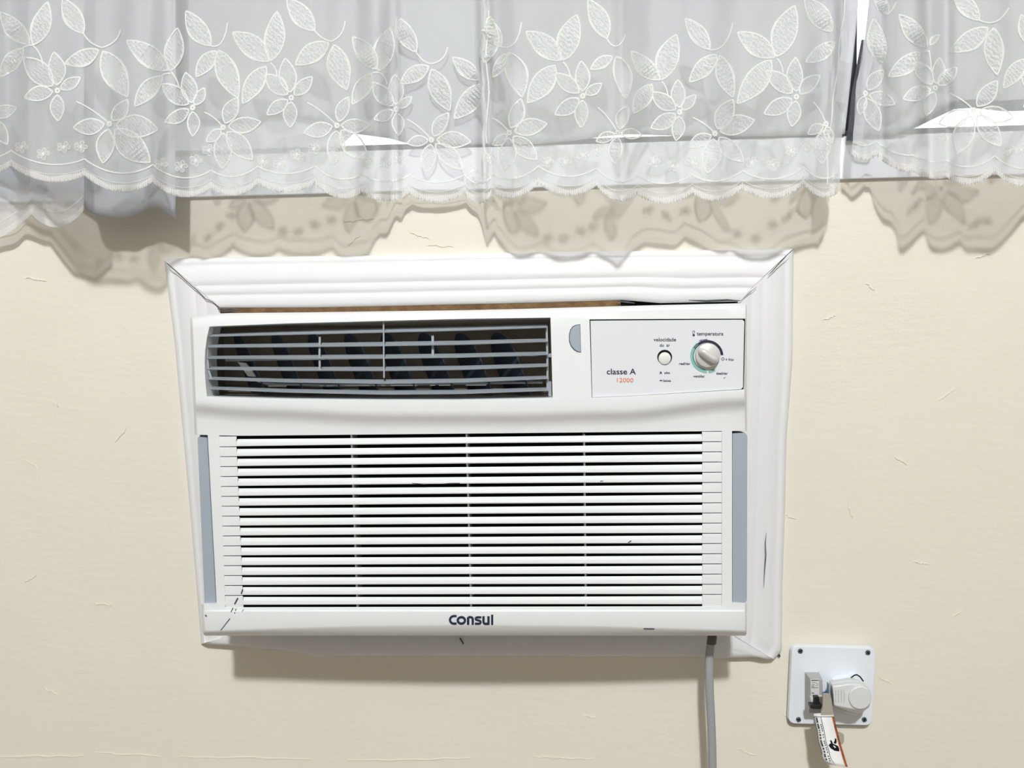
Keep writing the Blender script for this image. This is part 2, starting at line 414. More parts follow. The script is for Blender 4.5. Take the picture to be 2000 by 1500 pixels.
cf = [lambda y: Lx(y), lambda y: Lx(y)+1.5, lambda y: Lx(y)+5,
      lambda y: lin([(600, 413), (638, 409), (655, 405), (670, 402), (700, 399.5), (740, 400.5), (775, 404), (850, 405.5), (1180, 423), (1241, 425)], y),
      lambda y: lin([(600, 425), (853, 428), (1185, 440), (1241, 442)], y),
      lambda y: lin([(600, 1074.5), (620, 1075), (778, 1079.5), (850, 1080)], y),
      lambda y: lin([(624, 1151.5), (777, 1156), (800, 1156)], y),
      lambda y: 1410, lambda y: 1430,
      lambda y: lin([(622, 1456), (761, 1453.5), (842, 1455), (1241, 1455)], y), lambda y: 1457.6, lambda y: 1458.5]
CL, CA, CS0, CVR, CPL, CS1, CSR, CPR, CR = 0, 3, 4, 5, 6, 7, 8, 9, 11
cols = []; feat = {}
for i in range(len(cf)):
    feat[i] = len(cols); cols.append((i, 0))
    if i < len(cf)-1:
        gap = cf[i+1](850)-cf[i](850); n = max(1, round(gap/27))
        for k in range(1, n): cols.append((i, k/n))
def colx(c, y):
    i, f = c; a = cf[i](y)
    return a if not f else a+(cf[i+1](y)-a)*f
def rowy(j, x):
    f = rows[j][0]
    if f is None: return rows[V0][0](x)+(vb(x)-rows[V0][0](x))*(j-V0)/(V1-V0)
    if isinstance(f, tuple): return wt(x)+(wb(x)-wt(x))*f[1]
    return f(x)
def edge_d(x, y):
    a = min(x-Lx(y), Rx(y)-x)
    return .010*max(0, 1-a/7)**2.2 if a < 7 else 0
def face_y(x, y):
    """depth of the front surface at a pixel"""
    ys = [rowy(j, x) for j in range(len(rows))]
    if y <= ys[0]: d = rows[0][1]
    elif y >= ys[-1]: d = rows[-1][1]
    else:
        for j in range(len(ys)-1):
            if ys[j] <= y <= ys[j+1]:
                t = (y-ys[j])/max(1e-6, ys[j+1]-ys[j]); d = rows[j][1]+(rows[j+1][1]-rows[j][1])*t; break
        else: d = 0
    return YF-bulge(x)+d+edge_d(x, y)
def front_panel():
    bm = bmesh.new(); g = {}
    for i, c in enumerate(cols):
        for j in range(len(rows)):
            x = colx(c, 700)
            for _ in range(4): y = rowy(j, x); x = colx(c, y)
            # round the four outer corners
            if j == 0 and i < 2: x += (4, 2)[i]; y += (6, 1)[i]
            if j == len(rows)-1 and i < 2: x += (6, 3)[i]; y -= (7, 1)[i]
            if j == 1 and i == 0: x += 1.5; y += 5
            if j == len(rows)-2 and i == 0: x += 2; y -= 5
            n = len(cols)-1
            if j == 0 and i > n-2: x -= (4, 2)[n-i]; y += (6, 1)[n-i]
            if j == len(rows)-1 and i > n-2: x -= (6, 3)[n-i]; y -= (7, 1)[n-i]
            if j == 1 and i == n: x -= 1.5; y += 5
            if j == len(rows)-2 and i == n: x -= 2; y -= 5
            g[i, j] = bm.verts.new(V(x, y, YF-bulge(x)+rows[j][1]+edge_d(x, y)))
    def hole(i, j):
        if V0 <= j < V1 and feat[CA] <= i < feat[CVR]: return True
        if V0 <= j < V1 and feat[CPL] <= i < feat[CPR]: return True
        if W0 <= j < W1 and (feat[CS0] <= i < feat[CS1] or i < feat[CA] or i >= feat[CSR]): return True
        return False
    for i in range(len(cols)-1):
        for j in range(len(rows)-1):
            if not hole(i, j): bm.faces.new((g[i, j], g[i, j+1], g[i+1, j+1], g[i+1, j]))
    ed = [e for e in bm.edges if len(e.link_faces) == 1]
    bmesh.ops.remove_doubles(bm, verts=[], dist=0)
    low = [g[i, W1].co.copy() for i in range(feat[CS0], feat[CS1]+1)]
    ex = bmesh.ops.extrude_edge_only(bm, edges=ed)
    for v in ex['geom']:
        if isinstance(v, bmesh.types.BMVert):
            y1 = max(v.co.y+.026, YF+.03)
            if any((v.co-q).length < 1e-6 for q in low):   # the bottom rail of the grille is undercut
                d = v.co-CAMP; v.co = CAMP+d*((y1+D)/d.y)
            else: v.co.y = y1
    for v in [v for v in bm.verts if not v.link_faces]: bm.verts.remove(v)
    bmesh.ops.recalc_face_normals(bm, faces=bm.faces)
    me = bpy.data.meshes.new('front_panel'); bm.to_mesh(me); bm.free()
    o = link('front_panel', me, M['plastic'], None, 38); return bevel(o, .0007, 2, 50)
ac = empty('air_conditioner', V(920, 1243, YF+.06), 'off-white window air conditioner with slatted front and control panel, set through the wall', 'air conditioner')
P = [front_panel()]
# steel case behind the front, open at its face
def case():
    x0, x1 = V(392, 900, YF+.03).x, V(1444, 900, YF+.03).x
    z0, z1 = CZ-.335, CZ+.034
    y0, y1 = YF+.03, .30
    vs = [(x, y, z) for x in (x0, x1) for y in (y0, y1) for z in (z0, z1)]
    fs = [(0, 1, 3, 2), (4, 6, 7, 5), (2, 3, 7, 6), (0, 2, 6, 4), (1, 5, 7, 3)]
    o = mesh('steel_case', vs, fs, M['steel']); md = o.modifiers.new('t', 'SOLIDIFY'); md.thickness = .002; return o
P.append(case())
# side strips
for k, (poly, lb) in enumerate((([(386, 853.5), (404.5, 853.5), (422, 1180), (401, 1180), (399, 1177), (385.5, 860)], None),
                                ([(1430.5, 846), (1456, 846), (1460, 851), (1459, 1172), (1456, 1178), (1430.5, 1178.5)], None))):
    P.append(prism('side_strip', poly, YF+.0105, YF+.035, M['strip'], bv=.0008))
    P[-1]['label'] = 'blue-grey plastic strip'
# slats of the intake grille
def slat(k):
    def yl(k, x):   # slot centre line
        a, b = 855+19.32*k, 845+19.83*k
        return a+(b-a)*(x-462)/909
    g = 6.6-2.0*k/17
    prof = [(0, .026), (0, .0128), (.10, .0118), (.45, .0088), (.80, .0080), (.95, .0082), (1, .0092), (1, .026)]
    xa = 428.5+k*.7; xw = 462+k*.82; X = [(xa, 1), (xw-1, 1), (xw, 0)]+[(xw+(1371-xw)*t/22, 0) for t in range(1, 22)]+[(1371, 0), (1372, 1), (1410-.5, 1)]
    vs = []; fs = []; n = len(prof)
    for x, closed in X:
        bow = 1-((x-917)/455)**2
        gg = g*(.78+.3*max(0, bow))
        y0 = yl(k, x)+(-gg/2+1.3 if closed else gg/2); y1 = yl(k+1, x)-gg/2
        for s, d in prof:
            if closed: d = d if d > .02 else (.0082 if s < .1 else .0080)
            vs.append(V(x, y0+(y1-y0)*s, YF-bulge(x)+d))
    for i in range(len(X)-1):
        for j in range(n-1): fs.append([i*n+j, i*n+j+1, (i+1)*n+j+1, (i+1)*n+j])
    fs += [list(range(n)), [(len(X)-1)*n+j for j in range(n-1, -1, -1)]]
    return mesh('slat', vs, fs, M['slat'], None, 25)
for k in range(17): P.append(slat(k))
# closed ends of the first slot and the last one
ends = Deco()
for x0, x1, y0, y1 in ((428.5, 462, 852.5, 858), (1371, 1409.5, 843.2, 848.5), (441, 475.5, 1181.6, 1186.5), (1371.5, 1409.5, 1179.5, 1184.5)):
    ends.poly([(x0, y0), (x0, y1), (x1, y1), (x1, y0)])
P += ends.each('slot_end', lambda x, y: YF-bulge(x)+.0084, M['slat'], .0006)
for xt, xb in ((686, 698), (911, 920), (1141, 1144.5)):
    P.append(prism('grille_rib', [(xt-1.7, 848), (xt+1.7, 848), (xb+1.7, 1186), (xb-1.7, 1186)], YF-bulge(xt)+.0180, YF+.028, M['slat']))
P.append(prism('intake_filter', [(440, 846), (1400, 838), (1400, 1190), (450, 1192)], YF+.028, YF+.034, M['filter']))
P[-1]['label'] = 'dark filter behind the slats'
# air outlet: duct, vanes, rod, tray, louvers
def duct():
    o = [(399, 632), (1082, 614), (1084, 783), (399, 786)]; b = [(425, 640), (1066, 640), (1066, 752), (425, 752)]
    f = [V(x, y, YF+.030) for x, y in o]; bk = [V(x, y, YF+.105) for x, y in b]
    return mesh('air_duct', f+bk, [[i, (i+1) % 4, (i+1) % 4+4, i+4] for i in range(4)]+[[4, 5, 6, 7]], M['cavity'])
P.append(duct())
def vane(cx, w_):
    yb = YF+.052; n = 18; pr = []
    c0 = V(cx, 700, yb); R_ = .036
    # D-shaped plate turned about the vertical, leaning over to the right at its foot
    vs = []; a = math.radians(47)
    for s in (-1, 1):
        for k in range(n+1):
            t = math.pi*k/n
            u = -math.cos(t)*w_; z = math.sin(t)*R_*1.0
            if k in (0, n): pass
            vs.append((u, z+.0, s))
        vs.append((w_, -.040, s)); vs.append((-w_, -.040, s))
    out = []
    for u, z, s in vs:
        x = c0.x+u*math.cos(a)+(-z)*.34+s*.0008; y = c0.y-u*math.sin(a)
        out.append((x, y, c0.z+z-.004))
    m = n+3
    fs = [list(range(m)), list(range(2*m-1, m-1, -1))]+[[i, i+m, (i+1) % m+m, (i+1) % m] for i in range(m)]
    return mesh('vertical_vane', out, fs, M['vane'], None, 40)
for cx in (482, 556, 628, 700, 772, 846, 918, 990): P.append(vane(cx, .0235))
P.append(prism('linking_rod', [(440, 700), (1050, 691), (1050, 695.5), (440, 706)], YF+.034, YF+.038, M['louver']))
P.append(prism('swing_arm', [(464, 707), (480, 709), (500, 736), (484, 735)], YF+.036, YF+.04, M['button']))
P.append(prism('drip_tray', [(500, 745), (540, 749), (640, 751), (1060, 745), (1060, 749), (640, 755.5), (520, 752)], YF+.036, YF+.06, M['louver']))
tr = Deco()
for x0, x1 in ((524, 560), (624, 632), (638, 652), (675, 722), (745, 752), (763, 815), (840, 850), (857, 880), (910, 950)):
    y = 753.5-(x0-620)*.004*1.2; tr.poly([(x0, y-1.2), (x0, y+1.2), (x1, y+1), (x1, y-1.2)])
P += tr.each('tray_edge', lambda x, y: YF+.0355, M['button'], .0004)
LV = [[(405, 655), (560, 650.5), (749, 645.5), (900, 642), (1068, 637)], [(404, 676), (560, 674.5), (749, 672), (900, 669.5), (1070, 664.5)],
      [(403, 698), (560, 697.5), (749, 696.5), (900, 694.5), (1070, 690)], [(404, 719), (560, 720.5), (749, 720.5), (900, 718.5), (1070, 713)],
      [(407, 738.5), (560, 743.5), (749, 745.5), (900, 743.5), (1070, 737)], [(411, 757.5), (560, 763), (749, 766.5), (900, 765.5), (1070, 760)]]
for pl in LV:
    vs = []; fs = []; n = 28
    for i in range(n+1):
        x = pl[0][0]+(pl[-1][0]-pl[0][0])*i/n; y = lin(pl, x); b = .4+.6*max(0, 1-((x-745)/345)**2)
        h = 5.5+3.2*max(0, 1-((x-780)/400)**2)
        yy = YF-bulge(x)*.9+.004
        for dy, d in ((h/2-1.6, 0), (h/2, .0006), (h/2, .002), (-h/2+1.4, .0125), (-h/2, .0125), (-h/2, .0115)):
            vs.append(V(x, y+dy, yy+d))
    for i in range(n):
        for j in range(6): fs.append([i*6+j, i*6+(j+1) % 6, (i+1)*6+(j+1) % 6, (i+1)*6+j])
    fs += [[0, 1, 2, 3, 4, 5], [n*6+j for j in (5, 4, 3, 2, 1, 0)]]
    P.append(mesh('louver', vs, fs, M['louver'], None, 30)); P[-1]['label'] = 'grey horizontal louver blade'
def bar(name, pts, wd, y, th, m):
    a = rib2(pts, wd); n = len(a); vs = []; fs = []
    for p, q in a:
        vs += [V(*p, y), V(*q, y), V(*q, y+th), V(*p, y+th)]
    for i in range(n-1):
        for j in range(4): fs.append([i*4+j, i*4+(j+1) % 4, (i+1)*4+(j+1) % 4, (i+1)*4+j])
    fs += [[0, 1, 2, 3], [(n-1)*4+j for j in (3, 2, 1, 0)]]
    return mesh(name, vs, fs, m)
P.append(bar('louver_end_bar', [(407, 655), (404.5, 680), (404.5, 700), (407, 722), (413, 740)], 4, YF-.002+.006, .004, M['louver']))
P.append(bar('louver_end_bar', [(1067.5, 637), (1069, 690), (1069.5, 764)], 4, YF-.008+.005, .004, M['louver']))
P.append(bar('louver_link', [(624.5, 658), (624, 690), (624.5, 724)], 4, YF-.015+.012, .003, M['louver']))
P.append(bar('louver_link', [(749, 627), (749.5, 690), (750, 738)], 3, YF-.015+.006, .003, M['louver']))
P.append(bar('louver_link', [(845, 655), (845.5, 698)], 5, YF-.015+.012, .003, M['louver']))
P.append(prism('louver_pivot', circ(1074.5, 694, 4, 12), YF+.0, YF+.012, M['louver']))
P.append(prism('louver_pivot', rrect(1071, 745, 1077, 774, 2), YF+.004, YF+.012, M['louver']))
# vent slider; a flat dark edge paints the shade of its half-round notch
hm = [(1133, 634.5), (1126, 635.5), (1119, 639), (1114.5, 646), (1112, 656), (1112.5, 666), (1116, 676), (1122, 683), (1129, 687), (1134.5, 688)]
HY = lambda x, y: face_y(x, y)
dk = Deco(); dk.poly([(x-(1.1 if x < 1130 else -.4), y+(-1.2 if y < 660 else .8)) for x, y in hm])
nt_ = dk.build('notch_shade', lambda x, y: HY(x, y)-.0002, M['ink'])
sl_ = prism('vent_slider', hm, HY(1122, 660)-.0012, HY(1122, 660)+.003, M['strip'], bv=.0008); sl_['label'] = 'grey half-round vent slider'
P += [nt_, sl_]
# control panel
cp = Deco(); n = 16
A = [(1153.2+(1453.3-1153.2)*k/n, 626.3-1.9*k/n) for k in range(n+1)]; B = [(1156.8+(1450.6-1156.8)*k/n, lin([(1156, 776), (1250, 772), (1453, 759.6)], 1156.8+(1450.6-1156.8)*k/n)) for k in range(n+1)]
A[-1] = (1450, 624.6); B[-1] = (1447, 760)
A.append((1453.3, 628)); B.append((1450.6, 756))
cp.strip(A, B)
PY = lambda x, y: YF-bulge(x)+.0008
cpo = cp.build('control_panel', PY, M['panel'], thick=.0012); cpo['label'] = 'pearly white control panel with printed dial'
bk = Deco(); bk.strip([(1150+304.5*k/16, 619) for k in range(17)], [(1150+304.5*k/16, 778) for k in range(17)])
bko = bk.build('panel_gap_shade', lambda x, y: YF-bulge(x)+.0042, M['black'])  # black sheet paints the shadow in the gap around the panel
P += [cpo, bko]
TY = lambda x, y: PY(x, y)-.0010
sub = []
sub.append(text('lettering', 'classe A', 1213.5, 731, 57, 11.5, M['navy'], TY, None, .012))
sub.append(text('lettering', '12000', 1221, 746.5, 32, 8.5, M['orange'], TY, None, .0, label='orange model number'))
sub[-1]['label'] = 'orange number'
sub.append(text('lettering', 'velocidade', 1298.5, 666.5, 44, 7.4, M['ink'], TY, None, .012))
sub.append(text('lettering', 'do  ar', 1298.5, 677, 20, 6.2, M['ink'], TY, None, .012))
sub.append(text('lettering', 'temperatura', 1387, 655, 52, 7.2, M['ink'], TY, None, .014))
sub.append(text('lettering', 'alta', 1303, 730, 11, 4.6, M['ink'], TY, None, .02))
sub.append(text('lettering', 'baixa', 1303, 745.5, 15, 4.6, M['ink'], TY, None, .02))
sub.append(text('lettering', 'resfriar', 1337.5, 712.5, 22, 5, M['ink'], TY, None, .02))
sub.append(text('lettering', 'ventilar', 1365.5, 737, 23, 5, M['ink'], TY, None, .02))
sub.append(text('lettering', 'desligar', 1410.5, 731.5, 23, 5, M['ink'], TY, None, .02))
sub.append(text('lettering', '+ frio', 1425, 704.5, 16, 5, M['ink'], TY, None, .02))
sub.append(text('lettering', 'refrigerar', 1374, 665.5, 17, 3.8, M['ink'], TY, None, .02, rot=-11))
ic = Deco()
ic.ribbon([(1353.4, 655.5), (1353.4, 647), (1355, 645.5), (1356.6, 647), (1356.6, 651)], .9); ic.poly(circ(1355, 654.6, 2.4, 10))
ic.poly([(1288.5, 730), (1289, 727), (1290.7, 724.8), (1292.4, 727), (1293, 730)]); ic.poly(rrect(1288.3, 742, 1293.6, 744.4, 1, 2))
ic.ribbon([(1413, 739.5), (1417, 736.5)], .9)
sub += ic.each('printed_symbol', TY, M['ink'])
# dial scale
def ringseg(name, m, r1, r2, a0, a1, c=(1381.5, 695.5)):
    d = Deco(); d.strip(arc(*c, r1, r1, a0, a1, 30), arc(*c, r2, r2, a0, a1, 30)); return d.build(name, TY, m)
sub += [ringseg('dial_scale', M['navy'], 26.3, 31.3, 4, 150), ringseg('dial_scale', M['teal2'], 26.3, 28.2, 150, 262), ringseg('dial_scale', M['teal'], 28.4, 33.2, 128, 268), ringseg('dial_scale', M['teal'], 27.2, 33.2, 274, 298)]
wd_ = Deco(); wd_.ribbon(circ(1412, 701, 2.6, 12), .9, closed=True); sub.append(wd_.build('dial_scale', TY, M['ink']))
adopt(cpo, sub)
# knob
def lathe(name, cx, cy, prof, m, n=40, sm=40):
    """turned part: prof = (radius in pixels, height in metres in front of the panel)"""
    c = V(cx, cy, PY(cx, cy)-.0008); px = (D+c.y)/F_PX; vs = []; fs = []
    for r, h in prof:
        for k in range(n): a = 2*math.pi*k/n; vs.append((c.x+r*px*math.cos(a), c.y-h, c.z+r*px*math.sin(a)))
    for j in range(len(prof)-1):
        for k in range(n): fs.append([j*n+k, j*n+(k+1) % n, (j+1)*n+(k+1) % n, (j+1)*n+k])
    fs.append([(len(prof)-1)*n+k for k in range(n)]); return mesh(name, vs, fs, m, None, sm)
kn = lathe('temperature_knob', 1381, 694, [(23.8, 0), (23.8, .0015), (23.4, .004), (22.6, .0052), (21.5, .0056)], M['silver']); kn['label'] = 'silver temperature knob with a raised diagonal grip'
def grip():
    c = V(1381.5, 694.5, PY(1382, 695)-.0062); px = (D+c.y)/F_PX; a = math.radians(-37)
    vs = []; fs = []; N = 14; Pn = 7
    for i in range(N+1):
        t = -1+2*i/N; wd = 8.5*(1-.3*t*t)*px if abs(t) < 1 else 4*px
        for j in range(Pn):
            s = -1+2*j/(Pn-1); h = .0095*(1-abs(s)**4)*(1-.6*t**6)
            u = t*21*px; v = s*wd
            vs.append((c.x+u*math.cos(a)-v*math.sin(a), c.y-h, c.z+u*math.sin(a)+v*math.cos(a)))
    for i in range(N):
        for j in range(Pn-1): fs.append([i*Pn+j, (i+1)*Pn+j, (i+1)*Pn+j+1, i*Pn+j+1])
    fs.append([j for j in range(Pn)]); fs.append([N*Pn+j for j in range(Pn-1, -1, -1)])
    fs.append([0]+[i*Pn for i in range(1, N+1)]+[(N-i)*Pn+Pn-1 for i in range(0, N+1)])
    return mesh('knob_grip', vs, fs, M['silver'], None, 60)
gr = grip(); adopt(kn, [gr]); P.append(kn)
bh = lathe('button_well_shade', 1298, 697.5, [(13.8, 0), (14.2, .0004)], M['black'], 28)  # black disc on the panel paints the dark of the button hole
bt = lathe('speed_button', 1298, 700, [(12, 0), (12, .0008), (11.2, .0018), (8, .0026), (3, .0028)], M['button'], 28)
bt['label'] = 'round ivory speed button'; P += [bh, bt]
# logo on the lower edge
lg = Deco(); LX = lambda X: 800+X/6.667; LY = lambda Y: 1130+Y/6.667
def S(pts, wd=27): lg.ribbon([(LX(x), LY(y)) for x, y in pts], wd*1.14/6.667)
S([(612, 489), (585, 488)]+arc(580, 538, 54, 50, 95, 265, 18)+[(585, 587), (612, 586)], 26)
S(arc(674, 545, 47, 42, 0, 355, 24)+[(721, 545)], 27)
S([(762, 602), (762, 503)], 28); S([(762, 503), (790, 503)]+arc(795, 530, 27, 27, 80, 0, 8)+[(822, 602)], 26)
S([(934, 505), (890, 505)]+arc(880, 524, 19, 19, 100, 220, 8)+[(895, 545)]+arc(905, 568, 19, 20, 60, -90, 8)+[(850, 588)], 25)
S([(962, 490), (962, 560)]+arc(988, 562, 26, 27, 180, 270, 8)+[(1028, 589)], 27); S([(1027, 490), (1027, 602)], 27)
S([(1075, 470), (1075, 604)], 25)
lo_ = lg.build('logo_lettering', lambda x, y: face_y(x, y)-.0004, M['navy'], thick=.0003); lo_['label'] = 'dark blue logo lettering'; P.append(lo_)
# scratches and scuffs
sc_ = Deco()
for pts, wd in (([(474, 1151), (471, 1160)], 2.2), ([(464.5, 1168), (458, 1180)], 2.4), ([(455, 1187), (451, 1196)], 1.6), ([(461, 1189), (458, 1199)], 1.4), ([(476, 1190), (472, 1195)], .9),
                ([(449, 1208), (442, 1217), (436, 1225), (431, 1231)], 1.4), ([(805, 944), (830, 946)], 1.4), ([(868, 945), (880, 944), (898, 944)], 1.4), ([(1227, 1060), (1233, 1056)], 1.8),
                ([(1257, 1228), (1278, 1228.5)], 1.8), ([(401, 1201), (403, 1204)], 2.4), ([(1172, 940), (1178, 939)], 1)):
    sc_.ribbon(pts, wd)
P += sc_.each('scratch', lambda x, y: face_y(x, y)-.0005, M['ink'], .0002)
adopt(ac, P)

# power cord leaving the bottom of the unit
def tube(name, pts, rx, ry, m, n=14, parent=None):
    vs = []; fs = []
    for i, p in enumerate(pts):
        for k in range(n):
            a = 2*math.pi*k/n; vs.append((p[0]+rx*math.cos(a), p[1]+ry*math.sin(a), p[2]))
    for i in range(len(pts)-1):
        for k in range(n): fs.append([i*n+k, i*n+(k+1) % n, (i+1)*n+(k+1) % n, (i+1)*n+k])
    fs += [list(range(n)), [(len(pts)-1)*n+k for k in range(n-1, -1, -1)]]
    return mesh(name, vs, fs, m, parent, 50)
cpx = [(1392, 1225), (1390, 1245), (1386, 1275), (1385, 1305), (1385.5, 1330), (1387, 1370), (1389.5, 1420), (1391, 1460), (1391.5, 1500), (1392, 1560), (1392, 1640)]
cord = tube('power_cord', [V(x, y, -.070+.004*math.sin(i)*.3) for i, (x, y) in enumerate(cpx)], .0054, .004, M['cable'])
cord['label'] = 'grey power cord hanging down'; adopt(ac, [cord])
slv = tube('sleeve', [V(x, y, -.070) for x, y in ((1392, 1224), (1391, 1245), (1389.5, 1257))], .0062, .0050, M['cord_tip']); slv['label'] = 'dark sleeve where the cord enters the unit'
adopt(cord, [slv])

# ------------------------------------------------------------------ wall box with breaker and socket
def quadmap(a, b, c, d):   # unit square -> pixels
    def f(u, v):
        return tuple(a[i]*(1-u)*(1-v)+b[i]*u*(1-v)+c[i]*u*v+d[i]*(1-u)*v for i in (0, 1))
    return f
Q = quadmap((1547, 1261.5), (1711, 1265.5), (1703.5, 1417.5), (1540, 1413.5))
rr = [Q((x)/100, (y)/100) for x, y in rrect(0, 0, 100, 100, 8, 6)]
plate = prism('socket_plate', rr, -.013, -.004, M['plate'], bv=.0012)
tag(plate, 'white square wall plate with breaker and socket, right of the air conditioner', 'wall plate')
Q2 = quadmap((1546, 1262), (1709, 1266), (1702.5, 1418.5), (1537.5, 1417.5))
kids = [prism('back_box', [Q2(x/100, y/100) for x, y in rrect(0, 0, 100, 100, 9, 6)], -.0045, 0, M['gasket'])]
for i, (x, y) in enumerate(((1563.5, 1272), (1695.5, 1275), (1560, 1406), (1688.5, 1406))):
    s = prism('screw', circ(x, y, 5, 16), -.0142, -.012, M['screw'], bv=.0004)
    d = Deco(); a = (-.5, .9, .3, 1.9)[i]
    d.ribbon([(x-4*math.cos(a), y-4*math.sin(a)), (x+4*math.cos(a), y+4*math.sin(a))], 1.8)
    d.ribbon([(x+4*math.sin(a), y-4*math.cos(a)), (x-4*math.sin(a), y+4*math.cos(a))], 1.2)
    sl2 = d.build('screw_slot', lambda x, y: -.0144, M['black']); adopt(s, [sl2]); kids.append(s)
br = prism('circuit_breaker', [(1583, 1327), (1606.5, 1327), (1608, 1392), (1580, 1393)], -.036, -.012, M['breaker'], poly_b=[(1571.5, 1312), (1599, 1312), (1600, 1380), (1572, 1378)], bv=.0006)
br['label'] = 'grey circuit breaker with a black toggle'
bk_ = [prism('breaker_face', [(1583.5, 1329), (1600, 1328), (1600.5, 1363), (1584, 1363)], -.0385, -.035, M['breaker_front'], bv=.0004),
       prism('breaker_cheek', [(1583, 1362), (1589, 1362), (1589, 1379), (1585, 1379)], -.040, -.035, M['breaker_front']),
       prism('breaker_cheek', [(1601, 1360), (1607, 1360), (1607, 1376), (1602, 1377)], -.040, -.035, M['breaker_front']),
       prism('toggle_stem', [(1590, 1361), (1600, 1361), (1601, 1378), (1589.5, 1378)], -.044, -.035, M['toggle'], bv=.0004),
       prism('toggle', [(1583, 1377), (1606.5, 1377.5), (1606.5, 1384), (1602, 1385.5), (1588, 1385), (1582.5, 1383)], -.049, -.040, M['toggle'], bv=.0005)]
bk_[-1]['label'] = 'black toggle'
d = Deco()
d.ribbon([(1584.5, 1328.8), (1599, 1328.6)], 1.8); d.ribbon([(1585, 1338), (1591, 1337.5)], 1); d.ribbon([(1585, 1341), (1590, 1341)], 1.2); d.ribbon([(1585, 1343.3), (1598, 1343)], 1)
d.ribbon([(1593, 1333), (1598, 1337), (1594, 1340)], .8); d.ribbon([(1585, 1353.5), (1590, 1353.5)], 1.6); d.ribbon([(1592, 1333.5), (1586, 1333)], .8)
bk_.append(d.build('printed_mark', lambda x, y: -.0387, M['ink']))
adopt(br, bk_); kids.append(br)
sk = prism('socket_rim', [(1630, 1330)]+[(1660, 1324.5), (1669, 1318.5), (1674, 1317.5), (1681, 1322), (1687, 1330), (1688, 1345), (1680, 1372), (1650, 1380), (1630, 1372)], -.020, -.012, M['plate'], bv=.0006)
skd = Deco(); skd.ribbon([(1660, 1325.5), (1668.5, 1318.8), (1673.5, 1317.5), (1680, 1321.5), (1686.5, 1330.5)], 2)
kids += [sk, skd.build('socket_lid_edge', lambda x, y: -.0212, M['black'], thick=.0004)]
adopt(plate, kids)
# plug
plug_r = [(1621, 1335), (1626, 1334), (1660, 1329), (1676, 1329), (1690, 1336), (1700, 1349), (1703, 1365), (1698, 1381), (1687, 1390), (1675, 1398), (1664, 1397), (1628, 1385)]
plug = prism('power_plug', plug_r, -.046, -.0205, M['plug'], bv=.002, sm=35, poly_b=[(1660+(x-1668)*.86, 1352+(y-1362)*.86) for x, y in plug_r])
tag(plug, 'pale grey angled power plug pushed into the socket on the wall plate', 'plug')
fr = prism('plug_cap', [(1626, 1340), (1660, 1335), (1680, 1336.5), (1694, 1344), (1702, 1357), (1702.5, 1369), (1696, 1381), (1687, 1388), (1676, 1387.5), (1628, 1379)], -.060, -.044, M['plug'], bv=.0022, sm=35, poly_b=plug_r)
ds = prism('plug_disc', circ(1680.5, 1363.5, 22.5, 32), -.0625, -.058, M['plug'], bv=.0012, sm=35)
gv = Deco()
for x in (1632, 1637.5, 1643, 1648.5): gv.ribbon([(x, 1348), (x+.6, 1372)], 1.3)
g2 = gv.build('grip_groove', lambda x, y: -.0604, M['gasket'], thick=.0004)
end = prism('cord_grip', [(1619, 1336), (1626, 1341), (1627, 1378), (1620, 1374)], -.0475, -.040, M['strip'], bv=.0004); end['label'] = 'bluish end face of the plug'
adopt(plug, [fr, ds, g2, end])
bw = []
for i in range(12):
    t = i/11; bw.append((1609+18*t, 1354-5*math.sin(math.pi*t)))
bwo = bar('blue_wire', bw, 3.6, -.040, .0030, M['blue']); bevel(bwo, .001)
tag(bwo, 'short blue wire end between the breaker and the plug', 'wire')
# label tag hanging from the breaker
def tag_pt(u, v):
    l = smooth([(0, 1589.5), (.45, 1597), (.8, 1605), (.9, 1608), (1, 1620)], v)
    r = lin([(0, 1628), (.5, 1640.5), (1, 1655.5)], v)
    yl_ = 1397+v*96; yr_ = 1397+v*101
    return (l+(r-l)*u, yl_+(yr_-yl_)*u)
def tag_y(u, v): return -.050-.020*v-.006*math.sin(math.pi*u)*(1-.3*v)
def tagmesh(name, u0, u1, v0, v1, m, off=0, nu=6, nv=12):
    vs = []; fs = []
    for i in range(nu+1):
        for j in range(nv+1):
            u = u0+(u1-u0)*i/nu; v = v0+(v1-v0)*j/nv; x, y = tag_pt(u, v); vs.append(V(x, y, tag_y(u, v)-off))
    for i in range(nu):
        for j in range(nv): a = i*(nv+1)+j; fs.append([a, a+1, a+nv+2, a+nv+1])
    o = mesh(name, vs, fs, m, None, 60); md = o.modifiers.new('t', 'SOLIDIFY'); md.thickness = .0003; md.offset = 0
    return o
tg = tagmesh('paper_tag', 0, 1, 0, 1, M['paper'])
tag(tg, 'white paper tag with an orange-brown stripe hanging below the breaker', 'tag')
tk = [tagmesh('printed_stripe', .90, 1.0, .03, 1.0, M['rust'], .0004, 2), tagmesh('printed_line', .0, .96, .025, .035, M['ink'], .0004, 6, 1),
      tagmesh('printed_line', .34, .365, .03, .96, M['ink'], .0004, 1), tagmesh('printed_line', .0, .02, .03, .8, M['ink'], .0004, 1)]
tk[0]['label'] = 'orange-brown printed stripe'
vv = .05
while vv < .93:
    L_ = random.choice((.02, .04, .07, .10, .13)); tk.append(tagmesh('printed_mark', .10, .17, vv, min(.93, vv+L_), M['ink'], .0004, 1, 2)); vv += L_+.022
vv = .18
while vv < .92:
    tk.append(tagmesh('printed_mark', .25, .30, vv, vv+.022, M['ink'], .0004, 1, 1)); vv += random.choice((.04, .05, .08))
def tagpoly(pts):
    vs = [V(*tag_pt(u, v), tag_y(u, v)-.0006) for u, v in pts]; return mesh('printed_symbol', vs, [list(range(len(vs)))], M['black'])
